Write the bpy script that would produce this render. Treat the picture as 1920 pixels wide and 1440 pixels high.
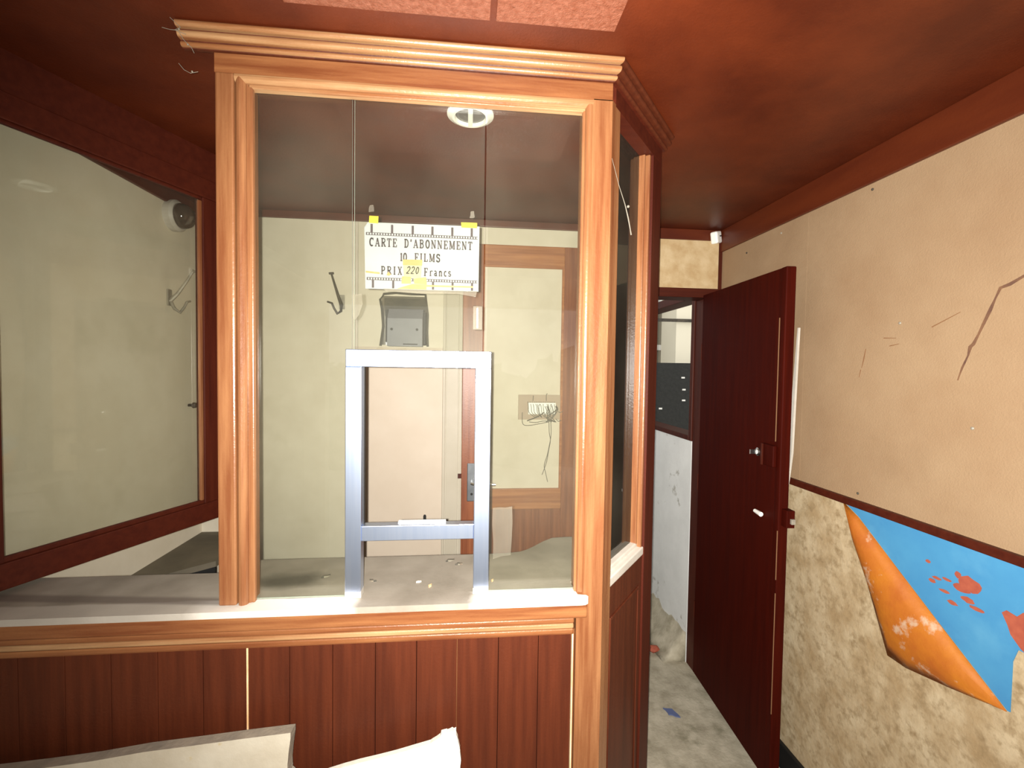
import bpy, bmesh, math, random
from mathutils import Vector, Matrix
random.seed(7)
SC = bpy.context.scene
COL = SC.collection
for o in list(bpy.data.objects): bpy.data.objects.remove(o)

# ------------------------------------------------------------------ camera
FPX, YAW, PITCH, ROLL = 839.66, .0966925, -.0329746, .0143989
cy, sy, cp, sp = math.cos(YAW), math.sin(YAW), math.cos(PITCH), math.sin(PITCH)
fwd = Vector((sy*cp, cy*cp, sp)); rgt = Vector((cy, -sy, 0)); up = rgt.cross(fwd)
cr, sr = math.cos(ROLL), math.sin(ROLL)
right = cr*rgt + sr*up; upv = cr*up - sr*rgt
camd = bpy.data.cameras.new('camera'); cam = bpy.data.objects.new('camera', camd); COL.objects.link(cam)
camd.sensor_fit = 'HORIZONTAL'; camd.sensor_width = 36; camd.lens = FPX/1920*36
camd.clip_start = .02; camd.clip_end = 200
cam.matrix_world = Matrix((( right.x, upv.x, -fwd.x, 0), (right.y, upv.y, -fwd.y, 0), (right.z, upv.z, -fwd.z, 1.55), (0, 0, 0, 1)))
SC.camera = cam

# ------------------------------------------------------------------ world, lights, exposure
W = bpy.data.worlds.new('overcast_sky'); SC.world = W; W.use_nodes = True
bg = W.node_tree.nodes['Background']
bg.inputs[0].default_value = (1, .98, .95, 1); bg.inputs[1].default_value = 1.0
fl = bpy.data.lights.new('phone_flash', 'SPOT'); flo = bpy.data.objects.new('phone_flash', fl); COL.objects.link(flo)
fl.energy = 300; fl.color = (1, .95, .87); fl.spot_size = math.radians(146); fl.spot_blend = 1.0; fl.shadow_soft_size = .004
flo.location = (-.012, -.012, 1.552)
flo.rotation_euler = Vector((.30, 1, -.03)).to_track_quat('-Z', 'Y').to_euler()
def portal(name, loc, sx, sz, direction):
    l = bpy.data.lights.new(name, 'AREA'); l.shape = 'RECTANGLE'; l.size = sx; l.size_y = sz; l.cycles.is_portal = True
    o = bpy.data.objects.new(name, l); COL.objects.link(o); o.location = loc
    o.rotation_euler = Vector(direction).to_track_quat('-Z', 'Z').to_euler(); return o
portal('daylight_portal', (.05, -1.32, 1.0), 2.2, 2.0, (0, 1, 0))
vs = SC.view_settings
vs.view_transform = 'Standard'; vs.look = 'None'; vs.exposure = 0.0; vs.gamma = 1; vs.use_curve_mapping = False

# ------------------------------------------------------------------ materials
def s(r, g, b):
    f = lambda c: (c/255/12.92 if c/255 <= .04045 else ((c/255+.055)/1.055)**2.4)
    return (f(r), f(g), f(b), 1)
def mat(name, c1, c2=None, scale=8, stretch=(1, 1, 1), rough=.5, bump=0, bscale=60, metal=0, spec=.5, detail=6, lo=.35, hi=.65, coat=0, c3=None, s3=3, lo3=.55, hi3=.7, bdist=.004):
    m = bpy.data.materials.new(name); m.use_nodes = True
    nt = m.node_tree; N = nt.nodes; L = nt.links; b = N['Principled BSDF']
    b.inputs['Roughness'].default_value = rough; b.inputs['Metallic'].default_value = metal
    b.inputs['Specular IOR Level'].default_value = spec
    if coat: b.inputs['Coat Weight'].default_value = coat; b.inputs['Coat Roughness'].default_value = .15
    tc = N.new('ShaderNodeTexCoord')
    def noise(sc, st, det):
        mp = N.new('ShaderNodeMapping'); mp.inputs['Scale'].default_value = st
        L.new(tc.outputs['Object'], mp.inputs['Vector'])
        n = N.new('ShaderNodeTexNoise'); n.inputs['Scale'].default_value = sc; n.inputs['Detail'].default_value = det
        n.inputs['Roughness'].default_value = .6
        L.new(mp.outputs[0], n.inputs['Vector']); return n
    def mixc(fac, a, bcol):
        x = N.new('ShaderNodeMix'); x.data_type = 'RGBA'
        L.new(fac, x.inputs['Factor'])
        if isinstance(a, tuple): x.inputs['A'].default_value = a
        else: L.new(a, x.inputs['A'])
        x.inputs['B'].default_value = bcol; return x.outputs['Result']
    def rng(src, a, z):
        r = N.new('ShaderNodeMapRange'); r.inputs['From Min'].default_value = a; r.inputs['From Max'].default_value = z
        L.new(src, r.inputs['Value']); return r.outputs[0]
    out = c1
    if c2:
        out = mixc(rng(noise(scale, stretch, detail).outputs['Fac'], lo, hi), c1, c2)
    if c3:
        out = mixc(rng(noise(s3, (1, 1, 1), 8).outputs['Fac'], lo3, hi3), out, c3)
    if isinstance(out, tuple): b.inputs['Base Color'].default_value = out
    else: L.new(out, b.inputs['Base Color'])
    if bump:
        bn = N.new('ShaderNodeBump'); bn.inputs['Strength'].default_value = bump; bn.inputs['Distance'].default_value = bdist
        L.new(noise(bscale, stretch if bump < 0 else (1, 1, 1), 5).outputs['Fac'], bn.inputs['Height'])
        L.new(bn.outputs[0], b.inputs['Normal'])
    m['_'] = 0
    return m
V, H = (14, 14, .7), (.7, 14, 14)
M = {}
def wood(key, a, b, st, **k):
    M[key] = mat(key, s(*a), s(*b), 4, st, **k)
wood('frame_wood_upright', (142, 98, 64), (112, 66, 39), V, rough=.3, bump=.15, bscale=120)
wood('frame_wood_level', (142, 94, 58), (108, 60, 34), H, rough=.3, bump=.15, bscale=120)
wood('cornice_wood', (168, 132, 94), (132, 86, 53), H, rough=.28, bump=.15, bscale=120)
wood('plank_wood', (84, 38, 20), (68, 29, 15), V, rough=.45, spec=.3, bump=.12, bscale=150)
wood('dark_wood_upright', (75, 28, 14), (60, 19, 9), V, rough=.5, spec=.25, bump=.12, bscale=150)
wood('dark_wood_level', (75, 28, 14), (64, 21, 10), H, rough=.5, spec=.25, bump=.12, bscale=150)
wood('door_brown', (62, 12, 4), (50, 8, 3), V, rough=.6, spec=.06, bump=.1, bscale=200)
wood('inner_door_wood', (150, 92, 60), (120, 66, 42), V, rough=.4, bump=.1, bscale=150)
wood('inner_rail_wood', (178, 118, 74), (146, 88, 52), H, rough=.4, bump=.1, bscale=150)
M['ceiling_paint'] = mat('ceiling_paint', s(96, 39, 15), s(74, 26, 8), 4, rough=.45, spec=.35, bump=.35, bscale=170, bdist=.002)
M['textured_pink'] = mat('textured_pink', s(120, 66, 46), s(142, 88, 68), 90, rough=.3, bump=.9, bscale=140)
M['crown_brown'] = mat('crown_brown', s(74, 26, 11), s(92, 38, 15), 3, (1, .5, 3), rough=.42, bump=.1, bscale=100)
M['cream_wall'] = mat('cream_wall', s(230, 222, 203), s(222, 213, 192), 7, rough=.75, bump=.1, bscale=90, c3=s(212, 204, 182), s3=4, lo3=.6, hi3=.8)
M['cream_back'] = mat('cream_back', s(214, 207, 190), s(206, 198, 180), 7, rough=.75, bump=.1, bscale=90, c3=s(198, 190, 170), s3=4, lo3=.6, hi3=.8)  # darker copy of the cream, evening out the flash between the walls
M['cream_board'] = mat('cream_board', s(200, 187, 170), s(194, 180, 162), 5, rough=.6)
M['cream_casing'] = mat('cream_casing', s(184, 176, 160), s(176, 168, 150), 5, rough=.55)
M['hessian'] = mat('hessian', s(160, 134, 104), s(150, 122, 92), 3, rough=.85, bump=.5, bscale=240, c3=s(144, 117, 88), s3=2.2, lo3=.5, hi3=.75, bdist=.002)
M['bare_plaster'] = mat('bare_plaster', s(194, 176, 144), s(164, 140, 104), 13, (1, 1, .8), rough=.9, bump=.6, bscale=45, c3=s(146, 124, 90), s3=38, lo3=.48, hi3=.7, detail=10)
M['lintel_plaster'] = mat('lintel_plaster', s(200, 178, 140), s(180, 152, 110), 16, rough=.85, bump=.3, bscale=60)
M['concrete'] = mat('concrete', s(190, 182, 162), s(154, 146, 126), 12, rough=.9, bump=.6, bscale=70, c3=s(112, 108, 84), s3=7, lo3=.58, hi3=.75, detail=10)
M['white_wall'] = mat('white_wall', s(238, 240, 239), s(228, 230, 229), 6, rough=.8, bump=.3, bscale=50, c3=s(150, 146, 132), s3=9, lo3=.64, hi3=.74)
M['white_paint'] = mat('white_paint', s(200, 195, 186), s(188, 182, 172), 20, rough=.5)
M['bright_white'] = mat('bright_white', s(240, 240, 234), rough=.45)
M['cream_filler'] = mat('cream_filler', s(235, 205, 165), s(214, 170, 120), 60, (1, 1, .3), rough=.7)
M['aluminium'] = mat('aluminium', (.66, .76, .98, 1), (.60, .71, .95, 1), 6, (20, 20, 1), rough=.30, metal=1)  # blue of the reflected sky put into the metal colour
M['chrome'] = mat('chrome', (.75, .75, .75, 1), rough=.25, metal=1)
M['galvanised'] = mat('galvanised', s(120, 124, 128), s(100, 104, 108), 12, rough=.45, metal=.6)
M['iron'] = mat('iron', s(92, 84, 72), s(60, 56, 50), 30, rough=.6, metal=.3)
M['pale_iron'] = mat('pale_iron', s(170, 164, 150), s(140, 134, 122), 30, rough=.5, metal=.2)
M['grey_box'] = mat('grey_box', s(132, 134, 140), s(120, 122, 128), 8, rough=.5)
M['black_hole'] = mat('black_hole', s(62, 60, 54), s(84, 80, 70), 12, rough=.9, bump=.4)
M['black'] = mat('black', s(16, 15, 14), rough=.6)
M['dark_board'] = mat('dark_board', s(112, 104, 88), s(94, 88, 74), 6, rough=.7, bump=.15)
M['black_tile'] = mat('black_tile', s(20, 22, 18), s(34, 34, 30), 40, rough=.35, bump=.6, bscale=30)
M['paper'] = mat('paper', s(138, 141, 147), s(133, 136, 141), 8, rough=.7)
M['ink'] = mat('ink', s(46, 34, 42), s(54, 42, 48), 40, rough=.7)
M['yellow_tape'] = mat('yellow_tape', s(168, 152, 18), s(172, 158, 34), 20, rough=.5)
M['old_tape'] = mat('old_tape', s(150, 124, 74), s(144, 112, 58), 60, rough=.5)
M['cream_note'] = mat('cream_note', s(146, 142, 114), s(142, 135, 104), 30, rough=.6)
M['blue_paint'] = mat('blue_paint', s(72, 144, 190), s(64, 134, 184), 8, rough=.6, c3=s(84, 152, 194), s3=5)
M['orange_back'] = mat('orange_back', s(184, 110, 24), s(168, 90, 24), 9, rough=.65, bump=.3, c3=s(190, 156, 128), s3=14, lo3=.57, hi3=.64)
M['red_spot'] = mat('red_spot', s(170, 88, 64), s(154, 74, 56), 40, rough=.8)
M['marble'] = mat('marble', s(186, 178, 161), s(172, 162, 143), 10, rough=.6, bump=.2, c3=s(176, 160, 128), s3=24, lo3=.66, hi3=.74)
M['slab_edge'] = mat('slab_edge', s(150, 140, 124), s(126, 118, 106), 20, rough=.85, bump=.4)
M['plaster_shard'] = mat('plaster_shard', s(222, 218, 206), s(212, 206, 193), 12, rough=.8, bump=.25, c3=s(150, 140, 118), s3=70, lo3=.68, hi3=.72)
M['cobweb'] = mat('cobweb', s(128, 122, 110), rough=.9)
M['crack'] = mat('crack', s(122, 88, 62), s(92, 64, 52), 30, rough=.9)
M['scuff'] = mat('scuff', s(128, 92, 62), rough=.9)
M['wire'] = mat('wire', s(104, 100, 92), rough=.6)
M['beige_plate'] = mat('beige_plate', s(176, 160, 140), s(168, 150, 132), 10, rough=.6)
M['rubble'] = mat('rubble', s(190, 182, 164), s(150, 142, 124), 30, rough=.95, bump=.6, bscale=80)
M['lens'] = mat('lens', s(70, 62, 54), rough=.08, spec=.9)
M['hedge'] = mat('hedge', s(70, 110, 50), s(40, 74, 30), 20, rough=.9, bump=1, bscale=14, bdist=.1)
M['pale_street'] = mat('pale_street', s(196, 192, 184), s(180, 176, 168), 10, rough=.95)  # street colour made paler to bounce light and brighten reflections
M['pillar_cream'] = mat('pillar_cream', s(244, 238, 216), rough=.8)
M['far_grey'] = mat('far_grey', s(156, 150, 132), s(144, 138, 122), 8, rough=.85)
M['mosaic_red'] = mat('mosaic_red', s(140, 84, 56), rough=.6)
M['blue_litter'] = mat('blue_litter', s(88, 100, 140), rough=.6)

def glass_mat(name, tint, dust, dustcol):
    m = bpy.data.materials.new(name); m.use_nodes = True; nt = m.node_tree; N = nt.nodes; L = nt.links
    N.remove(N['Principled BSDF']); out = N['Material Output']
    tr = N.new('ShaderNodeBsdfTransparent'); tr.inputs[0].default_value = tint
    gl = N.new('ShaderNodeBsdfGlossy'); gl.inputs['Roughness'].default_value = .015
    df = N.new('ShaderNodeBsdfDiffuse'); df.inputs[0].default_value = dustcol
    fr = N.new('ShaderNodeFresnel'); fr.inputs[0].default_value = 1.45
    tc = N.new('ShaderNodeTexCoord'); n = N.new('ShaderNodeTexNoise'); n.inputs['Scale'].default_value = 3.5; n.inputs['Detail'].default_value = 8
    L.new(tc.outputs['Object'], n.inputs['Vector'])
    r = N.new('ShaderNodeMapRange'); r.inputs['From Min'].default_value = .3; r.inputs['From Max'].default_value = .8
    r.inputs['To Min'].default_value = dust*.4; r.inputs['To Max'].default_value = dust*2
    L.new(n.outputs['Fac'], r.inputs['Value'])
    m1 = N.new('ShaderNodeMixShader'); m2 = N.new('ShaderNodeMixShader')
    L.new(r.outputs[0], m1.inputs[0]); L.new(tr.outputs[0], m1.inputs[1]); L.new(df.outputs[0], m1.inputs[2])
    L.new(fr.outputs[0], m2.inputs[0]); L.new(m1.outputs[0], m2.inputs[1]); L.new(gl.outputs[0], m2.inputs[2])
    L.new(m2.outputs[0], out.inputs['Surface']); return m
M['glass'] = glass_mat('glass', (.93, .938, .905, 1), .014, s(205, 200, 180))
M['clear_plastic'] = glass_mat('clear_plastic', (.93, .93, .9, 1), .09, s(180, 174, 160))
M['hazed_glass'] = glass_mat('hazed_glass', (.92, .94, .9, 1), .05, s(170, 168, 150))  # denser pale haze standing in for a grey reflection
M['glass_edge'] = mat('glass_edge', s(168, 178, 166), s(150, 160, 150), 20, rough=.2)

# ------------------------------------------------------------------ helpers
def box(bm, x0, x1, y0, y1, z0, z1, bev=0, mx=None, mi=0):
    vs_ = [bm.verts.new((x, y, z)) for x in (x0, x1) for y in (y0, y1) for z in (z0, z1)]
    F = [(0, 1, 3, 2), (4, 6, 7, 5), (0, 4, 5, 1), (2, 3, 7, 6), (0, 2, 6, 4), (1, 5, 7, 3)]
    fs = [bm.faces.new([vs_[i] for i in f]) for f in F]
    for f in fs: f.material_index = mi
    if bev:
        es = list({e for f in fs for e in f.edges})
        r = bmesh.ops.bevel(bm, geom=es, offset=bev, segments=2, affect='EDGES', profile=.5)
        vs_ = list({v for f in r['faces'] for v in f.verts} | {v for v in vs_ if v.is_valid})
    if mx is not None:
        for v in vs_:
            if v.is_valid: v.co = mx @ v.co
    return vs_
def prism(bm, pts, a0, a1, axis='x', mi=0):
    """polygon pts (2-D) extruded along an axis: x -> (y,z), y -> (x,z), z -> (x,y)"""
    def P(p, a):
        return {'x': (a, p[0], p[1]), 'y': (p[0], a, p[1]), 'z': (p[0], p[1], a)}[axis]
    A = [bm.verts.new(P(p, a0)) for p in pts]; B = [bm.verts.new(P(p, a1)) for p in pts]
    fs = [bm.faces.new(A), bm.faces.new(B[::-1])]
    n = len(pts)
    for i in range(n): fs.append(bm.faces.new((A[i], B[i], B[(i+1) % n], A[(i+1) % n])))
    for f in fs: f.material_index = mi
    return A+B
def tube(bm, pts, r, seg=8, caps=True):
    pts = [Vector(p) for p in pts]; rings = []
    rr = r if isinstance(r, (list, tuple)) else [r]*len(pts)
    for i, p in enumerate(pts):
        t = (pts[min(i+1, len(pts)-1)]-pts[max(i-1, 0)]).normalized()
        a = Vector((0, 0, 1)) if abs(t.z) < .9 else Vector((1, 0, 0))
        u = t.cross(a).normalized(); w = t.cross(u)
        rings.append([bm.verts.new(p+rr[i]*(math.cos(2*math.pi*k/seg)*u+math.sin(2*math.pi*k/seg)*w)) for k in range(seg)])
    for i in range(len(rings)-1):
        for k in range(seg): bm.faces.new((rings[i][k], rings[i][(k+1) % seg], rings[i+1][(k+1) % seg], rings[i+1][k]))
    if caps: bm.faces.new(rings[0][::-1]); bm.faces.new(rings[-1])
def lathe(bm, prof, c, axis, seg=32):
    """prof: (radius, height along axis)"""
    ax = Vector(axis).normalized(); a = Vector((0, 0, 1)) if abs(ax.z) < .9 else Vector((1, 0, 0))
    u = ax.cross(a).normalized(); w = ax.cross(u); c = Vector(c); rings = []
    for r, h in prof:
        rings.append([bm.verts.new(c+ax*h+max(r, 1e-5)*(math.cos(2*math.pi*k/seg)*u+math.sin(2*math.pi*k/seg)*w)) for k in range(seg)])
    for i in range(len(rings)-1):
        for k in range(seg): bm.faces.new((rings[i][k], rings[i][(k+1) % seg], rings[i+1][(k+1) % seg], rings[i+1][k]))
    bm.faces.new(rings[0][::-1]); bm.faces.new(rings[-1])
def sweep(bm, prof, path, out):
    """profile (o, z) swept along a level path of (x,y); out[i] = offset direction at path point i (already mitred)"""
    rings = [[bm.verts.new((p[0]+o*d[0], p[1]+o*d[1], z)) for o, z in prof] for p, d in zip(path, out)]
    n = len(prof)
    for i in range(len(rings)-1):
        for k in range(n): bm.faces.new((rings[i][k], rings[i+1][k], rings[i+1][(k+1) % n], rings[i][(k+1) % n]))
    bm.faces.new(rings[0]); bm.faces.new(rings[-1][::-1])
def obj(name, bm, mats, parent=None, smooth=False, label=None):
    bmesh.ops.recalc_face_normals(bm, faces=bm.faces)
    me = bpy.data.meshes.new(name); bm.to_mesh(me); bm.free()
    for m in (mats if isinstance(mats, (list, tuple)) else [mats]): me.materials.append(M[m] if isinstance(m, str) else m)
    if smooth:
        for p in me.polygons: p.use_smooth = True
    o = bpy.data.objects.new(name, me); COL.objects.link(o)
    if parent: o.parent = parent
    if label: o['label'] = label
    return o
def tag(o, label, cat, group=None, kind=None):
    o['label'] = label; o['category'] = cat
    if group: o['group'] = group
    if kind: o['kind'] = kind
    return o
def struct(o, label=None):
    o['kind'] = 'structure'
    if label: o['label'] = label
    return o
def thing(name, label, cat, group=None):
    o = bpy.data.objects.new(name, None); COL.objects.link(o); o.empty_display_size = .05
    return tag(o, label, cat, group)
def B(name, m, parent, *boxes, bev=0, label=None):
    bm = bmesh.new()
    for b in boxes: box(bm, *b, bev=bev)
    return obj(name, bm, m, parent, label=label)
def rough_poly(pts, amp, n=5):
    out = []
    for i, p in enumerate(pts):
        q = pts[(i+1) % len(pts)]
        for k in range(n):
            t = k/n; j = amp if k else 0
            out.append((p[0]+(q[0]-p[0])*t+random.uniform(-j, j), p[1]+(q[1]-p[1])*t+random.uniform(-j, j)))
    return out

# ------------------------------------------------------------------ room shell
XL, XR, YB, ZC, YFAC = -1.20, 1.25, 2.14, 2.25, -1.30
struct(B('floor', 'concrete', None, (XL-.1, 2.9, YFAC-.1, 4.2, -.1, 0)), 'worn grey concrete floor')
ceil = struct(B('ceiling', 'ceiling_paint', None, (XL-.1, XR+.1, YFAC-.1, YB+.1, ZC, ZC+.08)), 'glossy dark red-brown painted ceiling')
bm = bmesh.new()
B('ceiling_patch', 'textured_pink', ceil, (-.36, .034, .60, .920, ZC-.004, ZC), label='pinkish crinkled glossy rectangle on the ceiling')  # paler bumpy rectangle, slightly proud of the ceiling
B('ceiling_patch', 'textured_pink', ceil, (.047, .29, .60, .920, ZC-.004, ZC), label='pinkish crinkled glossy rectangle on the ceiling')
struct(B('wall_left', 'cream_wall', None, (XL-.1, XL, YFAC, YB+.1, 0, ZC)), 'cream painted side wall')
# back wall with a hole, an inner doorway and the corridor doorway
DX0, DX1, DZ = -.03, .535, 2.139
CX0, CX1, CZ = .64, 1.19, 1.92
bm = bmesh.new()
HX0, HX1, HZ0, HZ1 = -.405, -.199, 1.655, 1.882
for b in ((XL, HX0, YB, YB+.1, 0, ZC), (HX1, DX0, YB, YB+.1, 0, ZC), (HX0, HX1, YB, YB+.1, 0, HZ0), (HX0, HX1, YB, YB+.1, HZ1, ZC),
          (DX0, DX1, YB, YB+.1, DZ, ZC), (DX1, CX0, YB, YB+.1, 0, ZC), (CX0, CX1, YB, YB+.1, CZ, ZC), (CX1, XR, YB, YB+.1, 0, ZC)):
    box(bm, *b)
wb = struct(obj('wall_back', bm, 'cream_back'), 'cream painted back wall behind the booth')
B('plaster_panel', 'lintel_plaster', wb, (.60, 1.243, YB-.006, YB, 1.962, 2.199), label='blotchy bare plaster over the corridor doorway')
B('wall_board', 'cream_board', wb, (-.53, -.122, YB-.008, YB, 0, HZ0-.01), label='smooth pinkish cream board')
bm = bmesh.new()
prism(bm, rough_poly([(-.412, 1.895), (-.192, 1.89), (-.19, 1.66), (-.20, 1.645), (-.372, 1.645), (-.384, 1.70)], .004, 4), YB+.06, YB+.07, 'y')
for b in ((HX0-.01, HX0, YB, YB+.07, HZ0, HZ1), (HX1, HX1+.01, YB, YB+.07, HZ0, HZ1), (HX0, HX1, YB, YB+.07, HZ1, HZ1+.01)): pass
obj('wall_recess', bm, 'black_hole', wb, label='dark ragged hole')
# ragged plaster rim round the hole
bm = bmesh.new()
rim = [(-.41, 1.65), (-.398, 1.74), (-.404, 1.82), (-.412, 1.865), (-.396, 1.89), (-.34, 1.897), (-.27, 1.893), (-.205, 1.892), (-.194, 1.80), (-.196, 1.72), (-.193, 1.65)]
tube(bm, [(x, YB-.002, z) for x, z in rim], .006, 6)
obj('plaster_rim', bm, 'black_hole', wb)
bm = bmesh.new(); prism(bm, [(-.207, .818), (-.193, .818), (-.193, .848), (-.196, .855), (-.204, .855), (-.207, .848)], YB-.0095, YB-.006, 'y')
obj('slot', bm, 'black', wb, label='small black slot')
# casing of the inner doorway
for x0, x1, y in ((-.121, -.108, .012), (-.105, -.047, .008), (-.044, -.031, .016)):
    B('door_casing', 'cream_casing', wb, (x0, x1, YB-y-.004, YB, 0, 2.15), bev=.002)
# unseen facade behind the photographer, opening widened to let in ambient daylight
bm = bmesh.new()
for b in ((XL-.1, -1.05, YFAC-.1, YFAC, 0, ZC), (1.15, XR+.1, YFAC-.1, YFAC, 0, ZC), (-1.05, 1.15, YFAC-.1, YFAC, 2.02, ZC)): box(bm, *b)
struct(obj('wall_front', bm, 'cream_wall'), 'unseen street wall with a doorway widened for daylight')
# right wall
wr = struct(B('wall_right', 'bare_plaster', None, (XR, XR+.1, YFAC, YB+.1, 0, ZC)), 'side wall, bare stained plaster below')
B('hessian_board', 'hessian', wr, (XR-.006, XR, 1.562, YB-.001, 1.148, 2.146), label='beige fabric covered wall board')
B('hessian_board', 'hessian', wr, (XR-.006, XR, YFAC, 1.560, 1.148, 2.146), label='beige fabric covered wall board')
struct(B('trim_1', 'crown_brown', None, (XR-.016, XR, YFAC, YB, 2.144, ZC), bev=.003), 'dark brown crown board on the beige wall')
struct(B('trim_2', 'dark_wood_level', None, (XR-.02, XR, YFAC, YB, 1.124, 1.148), bev=.003), 'narrow dark dado rail on the beige wall')
struct(B('trim_3', 'crown_brown', None, (.57, XR-.016, YB-.014, YB, 2.198, ZC), bev=.003), 'brown crown board over the corridor doorway')
struct(B('trim_4', 'crown_brown', None, (XL+.012, .57, YB-.014, YB, 2.217, ZC), bev=.003), 'brown crown board on the cream back wall')
struct(B('trim_5', 'crown_brown', None, (XL, XL+.012, YFAC, YB, 2.19, ZC), bev=.003), 'brown crown board on the cream side wall')
struct(B('trim_6', 'dark_wood_upright', None, (XR-.022, XR-.002, YB-.012, YB, 1.93, 2.198)), 'thin brown upright strip in the corner')
struct(B('baseboard_right', 'black', None, (XR-.018, XR, YFAC, YB, 0, .098), bev=.004), 'blackened skirting board')
# corridor door frame
fr = struct(B('trim_7', 'dark_wood_level', None, (.60, XR-.02, YB-.012, YB+.1, 1.918, 1.963), bev=.003), 'dark brown lintel of the corridor doorway')
struct(B('trim_8', 'dark_wood_upright', None, (.60, .64, YB-.012, YB+.1, 0, 1.918), bev=.003), 'dark brown jamb of the corridor doorway')
struct(B('trim_9', 'dark_wood_upright', None, (1.172, XR-.002, YB-.012, YB+.1, 0, 1.918), bev=.003), 'dark brown hinge jamb of the corridor doorway')
# nails, crack and scuffs on the right wall
for i, (y, z) in enumerate(((1.298, 2.125), (1.706, 2.112), (1.307, 1.169), (1.19, 1.70), (1.93, 2.09), (.99, 1.42))):
    bm = bmesh.new(); lathe(bm, [(.004, 0), (.004, .002), (.002, .0035)], (XR-.006, y, z), (-1, 0, 0), 10)
    obj('nail', bm, 'pale_iron' if i % 2 else 'iron', wr)
def strip(bm, pts, w, x):
    """thin ribbon lying on the right wall, pts (y, z), w widths"""
    P = [Vector((p[0], p[1])) for p in pts]; a = []; b = []
    for i, p in enumerate(P):
        t = (P[min(i+1, len(P)-1)]-P[max(i-1, 0)]).normalized(); n = Vector((-t.y, t.x))
        q, r = p+n*w[i]/2, p-n*w[i]/2
        a.append((bm.verts.new((x, q.x, q.y)), bm.verts.new((x+.0006, q.x, q.y)))); b.append((bm.verts.new((x, r.x, r.y)), bm.verts.new((x+.0006, r.x, r.y))))
    for i in range(len(P)-1):
        bm.faces.new((a[i][0], a[i+1][0], b[i+1][0], b[i][0]))
        bm.faces.new((a[i][0], a[i][1], a[i+1][1], a[i+1][0])); bm.faces.new((b[i][0], b[i+1][0], b[i+1][1], b[i][1]))
crk = [(.86, 1.80), (.907, 1.774), (.928, 1.763), (.946, 1.758), (.955, 1.735), (.964, 1.71), (.976, 1.68), (.987, 1.652), (.997, 1.629), (1.004, 1.622), (1.008, 1.60), (1.02, 1.57), (1.026, 1.55), (1.029, 1.538)]
bm = bmesh.new(); strip(bm, crk, [.006, .006, .008, .007, .004, .008, .007, .005, .008, .009, .004, .005, .003, .003], XR-.0068)
obj('wall_crack', bm, 'crack', wr, label='dark branching tear in the fabric')
for pts, w in (([(1.30, 1.63), (1.305, 1.60), (1.312, 1.57)], .004), ([(1.315, 1.565), (1.32, 1.54)], .003), ([(1.24, 1.66), (1.20, 1.657)], .003), ([(1.22, 1.635), (1.19, 1.64)], .003), ([(1.10, 1.68), (1.03, 1.712)], .003)):
    bm = bmesh.new(); strip(bm, pts, [w*.5, w, w*.4][:len(pts)] if len(pts) == 3 else [w, w*.5], XR-.0066); obj('scuff_mark', bm, 'scuff', wr)
# torn covering: blue paint laid bare and the orange back of the hanging flap
random.seed(3)
blue = [(1.36, 1.1238), (.80, 1.1238), (.80, .93), (.88, .93), (.889, .897), (.889, .778), (.894, .777), (1.053, .897), (1.177, .993), (1.304, 1.093)]
bm = bmesh.new(); prism(bm, blue, XR-.002, XR, 'x')
obj('blue_paint_patch', bm, 'blue_paint', wr, label='bright blue paint laid bare below the dado rail')
spots = [((.985, 1.03), .028, .020), ((1.0, 1.012), .020, .010), ((1.01, 1.042), .008, .009), ((1.035, 1.018), .012, .004), ((.985, .99), .016, .008), ((1.085, 1.045), .007, .005), ((1.072, .998), .009, .006), ((1.06, 1.01), .012, .004), ((1.04, .985), .014, .004), ((1.02, .965), .013, .006), ((.965, .978), .018, .005)]
for si, ((y, z), ry, rz) in enumerate(spots):
    bm = bmesh.new()
    prism(bm, [(y+ry*math.cos(a)*random.uniform(.78, 1.1), z+rz*math.sin(a)*random.uniform(.78, 1.1)) for a in [k*2*math.pi/13 for k in range(13)]], XR-.0026-.0001*si, XR-.0015, 'x')
    obj('red_spot', bm, 'red_spot', wr)
top = [(1.36, 1.123), (1.304, 1.093), (1.240, 1.043), (1.177, .993), (1.115, .945), (1.053, .897), (.974, .837), (.894, .777)]
bot = [(1.36, 1.1215), (1.312, 1.0), (1.265, .90), (1.229, .815), (1.188, .717), (1.132, .717), (1.02, .742), (.894, .7755)]
bm = bmesh.new(); rows = []
for k in range(6):
    t = k/5
    rows.append([bm.verts.new((XR-.004-.022*math.sin(math.pi*t)**.8*min(1, 6*(i/7)*(1-i/7)+.15), a[0]+(b[0]-a[0])*t, a[1]+(b[1]-a[1])*t)) for i, (a, b) in enumerate(zip(top, bot))])
for k in range(5):
    for i in range(7): bm.faces.new((rows[k][i], rows[k][i+1], rows[k+1][i+1], rows[k+1][i]))
red = [(.914, .998), (.905, 1.008), (.885, 1.004), (.874, 1.019), (.84, 1.022), (.80, 1.01), (.80, .90), (.85, .92), (.875, .935), (.895, .956), (.902, .975)]
b2 = bmesh.new(); prism(b2, red, XR-.0028, XR-.0008, 'x'); obj('red_spot', b2, 'red_spot', wr, label='red-brown patch at the edge of the blue paint')
fo = obj('peeled_flap', bm, 'orange_back', wr, smooth=True, label='orange underside of the peeled wall covering folded down')
sm = fo.modifiers.new('thick', 'SOLIDIFY'); sm.thickness = .002

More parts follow.
